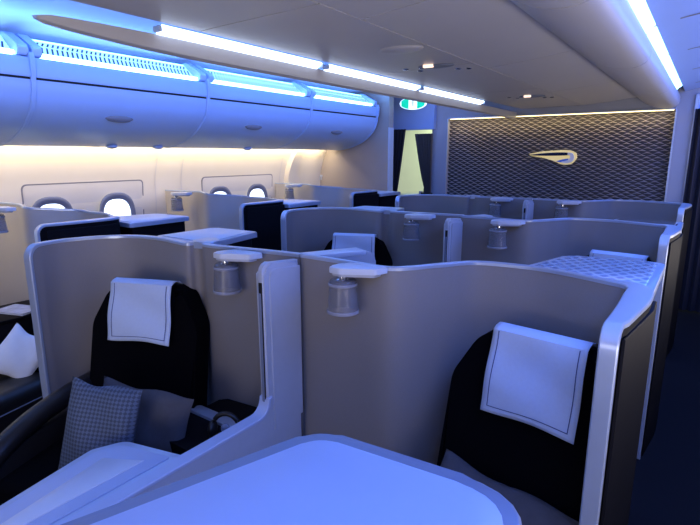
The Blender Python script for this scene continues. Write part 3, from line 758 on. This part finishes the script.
# ------------------------------------------------------------------ overhead bins
BY = [.24, 1.76, 3.28, 4.80, 6.25]
door_prof = [(-3.935, 2.165), (-3.945, 2.10), (-3.98, 2.01), (-4.05, 1.93), (-4.16, 1.85), (-4.30, 1.79), (-4.46, 1.745), (-4.60, 1.725), (-4.66, 1.73)]
dp = [(p.x, p.y) for p in cr([(x, z, 0) for x, z in door_prof], 4)]
bl = ['nearest overhead bin, cut by the left edge of the picture', 'overhead bin above the first pair of windows', 'overhead bin above the second pair of windows', 'farthest overhead bin, ending at the closet wall']
vl = ['nearest glowing vent panel, cut by the left edge', 'glowing slotted vent panel above the first window pair bin', 'glowing slotted vent panel above the second window pair bin', 'farthest glowing vent panel beside the exit sign']
for k in range(4):
    y0, y1 = BY[k]+.012, BY[k+1]-.012; L = y1-y0; yc = (y0+y1)/2
    t = thing('overhead_bin', bl[k], 'overhead bin', (-4.3, yc, 1.73), 0, 'row of overhead bins along the windows')
    def S(pr): return [(x+4.3, z-1.73) for x, z in pr]
    bm = bmesh.new(); profile_y(bm, S(dp+[(-4.70, 1.80), (-4.70, 2.15), (-3.96, 2.165)]), -L/2, L/2, closed=True)
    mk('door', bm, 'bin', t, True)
    bm = bmesh.new()
    lip = [(-3.925, 2.180), (-3.918, 2.20), (-3.925, 2.29), (-3.935, 2.312), (-3.975, 2.318), (-4.9, 2.318), (-4.9, 2.180)]
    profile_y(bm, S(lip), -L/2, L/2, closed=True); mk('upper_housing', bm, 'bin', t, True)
    bm = bmesh.new(); profile_y(bm, S([(-3.938, 2.160), (-3.938, 2.184), (-4.6, 2.182), (-4.6, 2.163)]), -L/2, L/2, closed=True); mk('shadow_gap', bm, 'black', t)
    bm = bmesh.new()
    # small recess line on lip
    ellipsoid(bm, (0, 0, 0), (.024, .125, .030), 0); h = mk('handle', bm, 'handle', t, True); h.location = (.262, -.08, .215); h.rotation_euler = (0, math.radians(40), 0)
    bm = bmesh.new(); ellipsoid(bm, (0, 0, 0), (.018, .105, .022), 0); h2 = mk('latch_plate', bm, 'rim', h, True); h2.location = (.006, 0, -.012)
    # under-bin reading spots
    # rib at far end
    bm = bmesh.new(); rib = [(x+.012, z-.004) for x, z in dp]
    full = [(-3.915, 2.34)]+[(-3.90, 2.30), (-3.905, 2.20)]+[(x+.014, z) for x, z in dp]
    st = [Vector((x+4.3, L/2+.012, z-1.73)) for x, z in full]
    sweep(bm, st, [Vector((0, 1, -1))]*len(st), .016, .016, -.03, .004)
    mk('end_rib', bm, 'bin', t, True)
    # lighting / vent unit above each bin
    v = thing('vent_panel', vl[k], 'vent panel', (-4.0, yc, 2.32), 0, 'glowing vent panels above the bins')
    A0 = Vector((-3.99, 0, 2.345)); A1 = Vector((-4.13, 0, 2.46))
    bm = bmesh.new(); hl = L/2-.075
    pl = [bm.verts.new((p.x+4.0, s*hl, p.z-2.32)) for p, s in ((A0, -1), (A0, 1), (A1, 1), (A1, -1))]; bm.faces.new(pl)
    mk('grille', bm, 'vent', v)
    bm = bmesh.new(); ns = 36; nrm = Vector(((A1.z-A0.z), 0, -(A1.x-A0.x))).normalized()
    for i in range(ns):
        for f0, f1 in ((.12, .56), (.66, .90)):
            u = -hl+.04+(2*hl-.08)*i/(ns-1)
            q = []
            for f, du in ((f0, 0), (f0, .014), (f1, .040), (f1, .026)):
                p = A0+(A1-A0)*f; q.append(bm.verts.new((p.x+4.0+nrm.x*.003, u+du-.015, p.z-2.32+nrm.z*.003)))
            bm.faces.new(q)
    mk('vent_slots', bm, 'slot', v)
    bm = bmesh.new(); box(bm, .0, .05, -hl, hl, 0, .030, .008); mk('light_tube', bm, 'led', v, True)
    for s in (-1, 1):
        bm = bmesh.new()
        bl_ = roundpoly([(.07, -.0), (.085, .06), (-.12, .17), (-.18, .17), (-.18, 0)], .02)
        y = s*(hl+.042)
        a = [bm.verts.new((x, y-.034, z)) for x, z in bl_]; b = [bm.verts.new((x, y+.034, z)) for x, z in bl_]
        fa = bm.faces.new(a); fb = bm.faces.new(b[::-1])
        for i in range(len(bl_)): bm.faces.new((a[i], b[i], b[(i+1) % len(bl_)], a[(i+1) % len(bl_)]))
        bmesh.ops.bevel(bm, geom=list(fa.edges)+list(fb.edges), offset=.008, segments=2, affect='EDGES')
        mk('end_bracket', bm, 'bin', v, True)
    bm = bmesh.new(); box(bm, -.17, -.14, -hl, hl, .135, .155, .004); mk('upper_light_tube', bm, 'ledb', v, True)
# passenger service lamps poking out under the bins
for y, l in ((2.62, 'tiny lamp housing under the bin above the first window pair'), (3.10, 'tiny lamp housing under the bin seam after the first window pair'), (4.3, 'tiny lamp housing under the bin above the second window pair')):
    bm = bmesh.new(); ellipsoid(bm, (0, 0, 0), (.05, .05, .022)); o = mk('service_lamp', bm, 'bin', None, True); o.location = (-4.5, y, 1.728); tag(o, l, 'lamp', 'service lamps under the bins')
# warm wall wash strips
ww = thing('bin_wash_light', 'long warm white light strip tucked under the overhead bins', 'light strip', (-4.78, 3.3, 1.80))
bm = bmesh.new(); box(bm, -.01, .03, -3.0, 2.9, 0, .02, .004); mk('diffuser', bm, 'warmw', ww)
bm = bmesh.new(); box(bm, -.005, .07, -3.0, 2.9, .02, .05, .004); mk('housing', bm, 'bin', ww)

# ------------------------------------------------------------------ ceiling
bm = bmesh.new()
profile_y(bm, [(-4.98, 2.4), (-4.5, 2.52), (-3.6, 2.56), (-2.75, 2.50), (-2.40, 2.42), (-2.25, 2.42)], Y0, 7.0)
profile_y(bm, [(-5.3, 2.65), (2.2, 2.65)], Y0-.1, 9.0)
struct('ceiling', bm, 'ceilw', True)
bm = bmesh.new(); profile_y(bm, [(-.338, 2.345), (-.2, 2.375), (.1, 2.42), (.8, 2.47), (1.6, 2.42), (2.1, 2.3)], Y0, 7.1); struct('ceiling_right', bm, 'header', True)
# ribs across the blue right ceiling
bm = bmesh.new()
for y in (1.4, 2.4, 3.4, 4.4, 5.4, 6.4): profile_y(bm, [(-.33, 2.350), (-.2, 2.374), (.1, 2.414), (.8, 2.463)], y, y+.03)
struct('trim_9', bm, 'groove')
# centre ceiling panels: left band (flat), right band (rising), each panel its own structure piece
def ceil_panel(n, xs, y0, y1):
    bm = bmesh.new(); up = [(x, z+.03) for x, z in xs][::-1]
    profile_y(bm, xs+up, y0+.004, y1-.004, closed=True)
    struct('trim_%d' % n, bm, 'ceil', True)
n = 10
left = [(-2.13, 2.243), (-2.03, 2.246), (-1.7, 2.25), (-1.384, 2.252)]; right = [(-1.376, 2.252), (-1.1, 2.275), (-.85, 2.305), (-.775, 2.318)]
for a, b in ((Y0, -.2), (-.2, 1.75), (1.75, 3.4), (3.4, 5.0), (5.0, 6.97)): ceil_panel(n, left, a, b); n += 1
for a, b in ((Y0, .3), (.3, 2.05), (2.05, 3.65), (3.65, 5.35), (5.35, 6.97)): ceil_panel(n, right, a, b); n += 1
bulge = [(p.x, p.y) for p in cr([(-.785, 2.318, 0), (-.76, 2.275, 0), (-.69, 2.225, 0), (-.60, 2.185, 0), (-.50, 2.168, 0), (-.42, 2.18, 0), (-.378, 2.22, 0), (-.375, 2.29, 0)], 4)]
for a, b in ((Y0, .3), (.3, 2.05), (2.05, 3.65), (3.65, 5.35), (5.35, 6.97)):
    bm = bmesh.new(); profile_y(bm, bulge+[(-.39, 2.33), (-.785, 2.34)], a+.004, b-.004, closed=True); struct('trim_%d' % n, bm, 'ceil', True); n += 1
bm = bmesh.new(); profile_y(bm, [(-2.1, 2.33), (-.40, 2.35), (-.40, 2.4), (-2.1, 2.4)], Y0, 6.97, closed=True); struct('trim_%d' % n, bm, 'groove'); n += 1
# right cove lights (row of diffusers)
cl = 'blue-white cove light segment above the right aisle'
for i_, (a, b) in enumerate(((-1.6, .35), (.4, 1.38), (1.45, 2.38), (2.45, 3.38), (3.45, 4.38), (4.45, 5.38), (5.45, 6.38))):
    o_ = thing('cove_light', ['blue-white cove light behind the picture, above the right aisle', 'blue-white cove light above the right aisle, nearest overhead', 'first cove light in view at the top right, blue-white', 'second cove light in view at the top right', 'third cove light in view at the top right', 'fourth cove light at the top right, toward the bulkhead', 'last small cove light at right, nearest the bulkhead'][i_], 'cove light', (-.2, (a+b)/2, 2.36), 0, 'cove lights above the right aisle')
    h = (b-a)/2
    bm = bmesh.new(); profile_y(bm, [(-.185, -.06), (-.165, -.035), (-.140, -.018), (-.140, -.006), (-.17, -.02), (-.195, -.05)], -h, h, closed=True); mk('diffuser', bm, 'ledc', o_, True)
    bm = bmesh.new(); profile_y(bm, [(-.195, -.072), (-.180, -.062), (-.195, -.045), (-.20, -.045)], -h, h, closed=True); mk('housing', bm, 'bin', o_)
# hanging ledge with light strips on the left side of the centre ceiling
bm = bmesh.new(); K = 24; rows = []
for k in range(K+1):
    y = 1.06+(6.97-1.06)*(k/K)**1.6
    f = min(1, (y-1.06)/.9)**.5                       # pointed start
    base = [(-2.195, 2.205), (-2.195, 2.132), (-2.222, 2.120), (-2.33, 2.150), (-2.46, 2.205), (-2.52, 2.24), (-2.36, 2.225)]
    g = min(1, (y-1.06)/1.0); g = .04+.96*math.sqrt(max(0, 1-(1-g)**2))
    pr = [(-2.30+(x+2.30)*(g if x < -2.3 else g**.35), 2.195+(z-2.195)*(.12+.88*g)) for x, z in base]
    rows.append([bm.verts.new((x, y, z)) for x, z in pr])
for a, b in zip(rows, rows[1:]):
    for i in range(len(a)): bm.faces.new((a[i], a[(i+1) % len(a)], b[(i+1) % len(a)], b[i]))
bm.faces.new(rows[0]); bm.faces.new(rows[-1][::-1])
struct('trim_%d' % n, bm, 'ceil', True); n += 1
bm = bmesh.new(); profile_y(bm, [(-2.11, 2.26), (-2.13, 2.26), (-2.14, 2.40), (-2.0, 2.40)], Y0, 6.97, closed=True); struct('trim_%d' % n, bm, 'groove'); n += 1
for k, (a, b) in enumerate(((1.55, 2.74), (2.82, 4.12), (4.19, 5.65))):
    t = thing('strip_light', ['first bright strip light along the hanging ceiling ledge, nearest', 'second bright strip light along the hanging ceiling ledge', 'third bright strip light along the hanging ceiling ledge', 'last strip light along the hanging ceiling ledge, by the doorway'][k], 'strip light', (-2.1, (a+b)/2, 2.21), 0, 'strip lights along the ceiling ledge')
    h = (b-a)/2
    bm = bmesh.new(); profile_y(bm, [(-.045, .020), (-.092, -.008), (-.10, .0), (-.05, .030)], -h, h, closed=True); mk('diffuser', bm, 'led2', t)
    for s in (-1, 1):
        bm = bmesh.new(); box(bm, -.095, -.045, s*h-.008+s*.010, s*h+.008+s*.010, -.002, .024, .003); mk('end_cap', bm, 'bin', t)
# ceiling fittings
for k, (x, y, l) in enumerate(((-1.62, 3.33, 'oval ceiling fitting with small lit sign, nearer one'), (-1.60, 5.55, 'oval ceiling fitting with small lit sign, nearer the bulkhead'))):
    t = thing('ceiling_sign', l, 'ceiling fitting', (x, y, 2.247), math.radians(8), 'oval ceiling fittings')
    bm = bmesh.new(); ellipsoid(bm, (0, 0, 0), (.13, .055, .016)); mk('housing', bm, 'rim', t, True)
    bm = bmesh.new(); box(bm, -.075, -.005, -.062, -.040, -.016, .006, .003); mk('lit_sign', bm, 'red', t)
    for dx, dy in ((-.24, .05), (-.17, .16), (.10, .19), (.17, .21), (-.12, .06)):
        bm = bmesh.new(); ellipsoid(bm, (dx, dy, .002), (.022, .022, .008), u=14, v=8); mk('spot_lamp', bm, 'chrome', t, True)
o = None
bm = bmesh.new(); ellipsoid(bm, (0, 0, 0), (.14, .09, .02)); o = mk('smoke_detector', bm, 'ceil', None, True); o.location = (-1.55, 2.72, 2.25); tag(o, 'faint domed disc on the ceiling nearer than the oval fittings', 'smoke detector')
# exit sign
t = thing('exit_sign', 'oval green and white exit sign hanging by the far vent panel', 'sign', (-3.52, 6.55, 2.36), math.radians(8))
bm = bmesh.new()
def el(s, y, x0=-1, x1=1, n=24):
    up = []; lo = []
    for i in range(n+1):
        u = x0+(x1-x0)*i/n; h = math.sqrt(max(0, 1-u*u)); up.append((u*.20*s, .085*s*h)); lo.append((u*.20*s, -.085*s*h))
    return up, lo
u_, l_ = el(1, 0); ribbon(bm, u_, l_, -.015, .015); mk('sign_plate', bm, 'signw', t)
for a, b in ((-.92, -.34), (.34, .92)):
    bm = bmesh.new(); u_, l_ = el(.93, 0, a, b, 12); ribbon(bm, u_, l_, -.020, -.0155); mk('green_field', bm, 'green', t)
bm = bmesh.new(); box(bm, -.012, .012, -.02, -.0155, -.04, .04); box(bm, -.03, .03, -.02, -.0155, .0, .012); mk('pictogram', bm, 'galley', t)
bm = bmesh.new(); box(bm, -.02, .02, -.01, .01, .08, .16, .003); mk('bracket', bm, 'bin', t)

# ------------------------------------------------------------------ lights
def area(name, loc, target, sx, sy, col, power):
    l = bpy.data.lights.new(name, 'AREA'); l.shape = 'RECTANGLE'; l.size = sx; l.size_y = sy; l.color = col; l.energy = power
    o = bpy.data.objects.new(name, l); C.objects.link(o); o.location = loc
    d = Vector(target)-Vector(loc); o.rotation_euler = d.to_track_quat('-Z', 'Y').to_euler() if abs(d.normalized().z) < .999 else (0, 0, 0)
    return o
def strip_area(name, x, y0, y1, z, w, direction, col, power):
    """long lamp parallel to Y; direction = (dx, dz)"""
    l = bpy.data.lights.new(name, 'AREA'); l.shape = 'RECTANGLE'; l.size = w; l.size_y = y1-y0; l.color = col; l.energy = power
    o = bpy.data.objects.new(name, l); C.objects.link(o); o.location = (x, (y0+y1)/2, z)
    a = math.atan2(direction[0], -direction[1]); o.rotation_euler = (0, -a, 0)
    return o
BLUE = (.07, .22, 1)
strip_area('aisle_cove_lamp', .35, -2.5, 6.8, 2.34, .5, (-.35, -1), BLUE, 105)
strip_area('aisle_bounce_fill', 1.35, -2.5, 6.8, .9, .6, (-.75, 1), (1, .88, .80), 85)  # added unseen lamp imitating bounced light on the ceiling
strip_area('right_ceiling_fill', .12, -2.5, 6.8, 2.30, .1, (-.7, 1), (.05, .22, 1), 12)  # added out-of-view lamp that tints the right ceiling blue
strip_area('top_surface_fill', -2.36, 1.6, 6.6, 2.10, .06, (.1, -1), (.08, .25, 1), 9)  # added blue lamp below the ledge to tint top surfaces
area('rear_ceiling_fill', (-.6, -1.6, .9), (-1.6, 2.4, 2.3), 1.6, 1.0, (1, .92, .88), 26)  # added fill behind the camera to lift the ceiling
strip_area('left_cove_lamp', -3.2, -2.5, 6.8, 2.44, .5, (0.1, -1), (.30, .45, 1), 16)
strip_area('left_cove_uplight', -3.80, -2.5, 6.2, 2.34, .06, (.15, 1), (.12, .36, 1), 30)
strip_area('bin_face_lamp', -2.7, .0, 6.3, 2.3, .1, (-1, -.12), (.08, .24, 1), 34)
strip_area('wall_wash_lamp', -4.74, .2, 6.2, 1.76, .05, (-.55, -1), (1, .82, .56), 30)
area('bulkhead_wash', (-1.78, 6.93, 2.12), (-1.78, 7.06, 1.7), 2.7, .03, (1, .78, .42), 5)
area('cabin_fill', (.9, -2.4, 1.7), (-1.8, 3, 1.0), 1.6, 1.2, (1, .86, .82), 17)
area('galley_lamp', (-3.9, 8.0, 2.3), (-3.9, 8.0, 0), 1, 1, (.9, 1, .7), 14)

bpy.data.lights['aisle_bounce_fill'].specular_factor = 0
w = bpy.data.worlds.new('world'); scn.world = w; w.use_nodes = True
w.node_tree.nodes['Background'].inputs[0].default_value = (.25, .32, .6, 1); w.node_tree.nodes['Background'].inputs[1].default_value = .3

# ------------------------------------------------------------------ camera
cam = bpy.data.cameras.new('camera'); co = bpy.data.objects.new('camera', cam); C.objects.link(co); scn.camera = co
cam.sensor_width = 36; cam.lens = 505/700*36; cam.clip_start = .02
co.location = (0, 0, 1.65)
yaw, pit = math.radians(35.1), math.radians(12.0)
co.rotation_euler = (math.pi/2-pit, 0, yaw)
for o in C.objects:
    if o.parent is None: o.location.z += ZO
scn.view_settings.view_transform = 'Standard'
scn.view_settings.look = 'None'
scn.view_settings.exposure = .2
scn.view_settings.gamma = .93
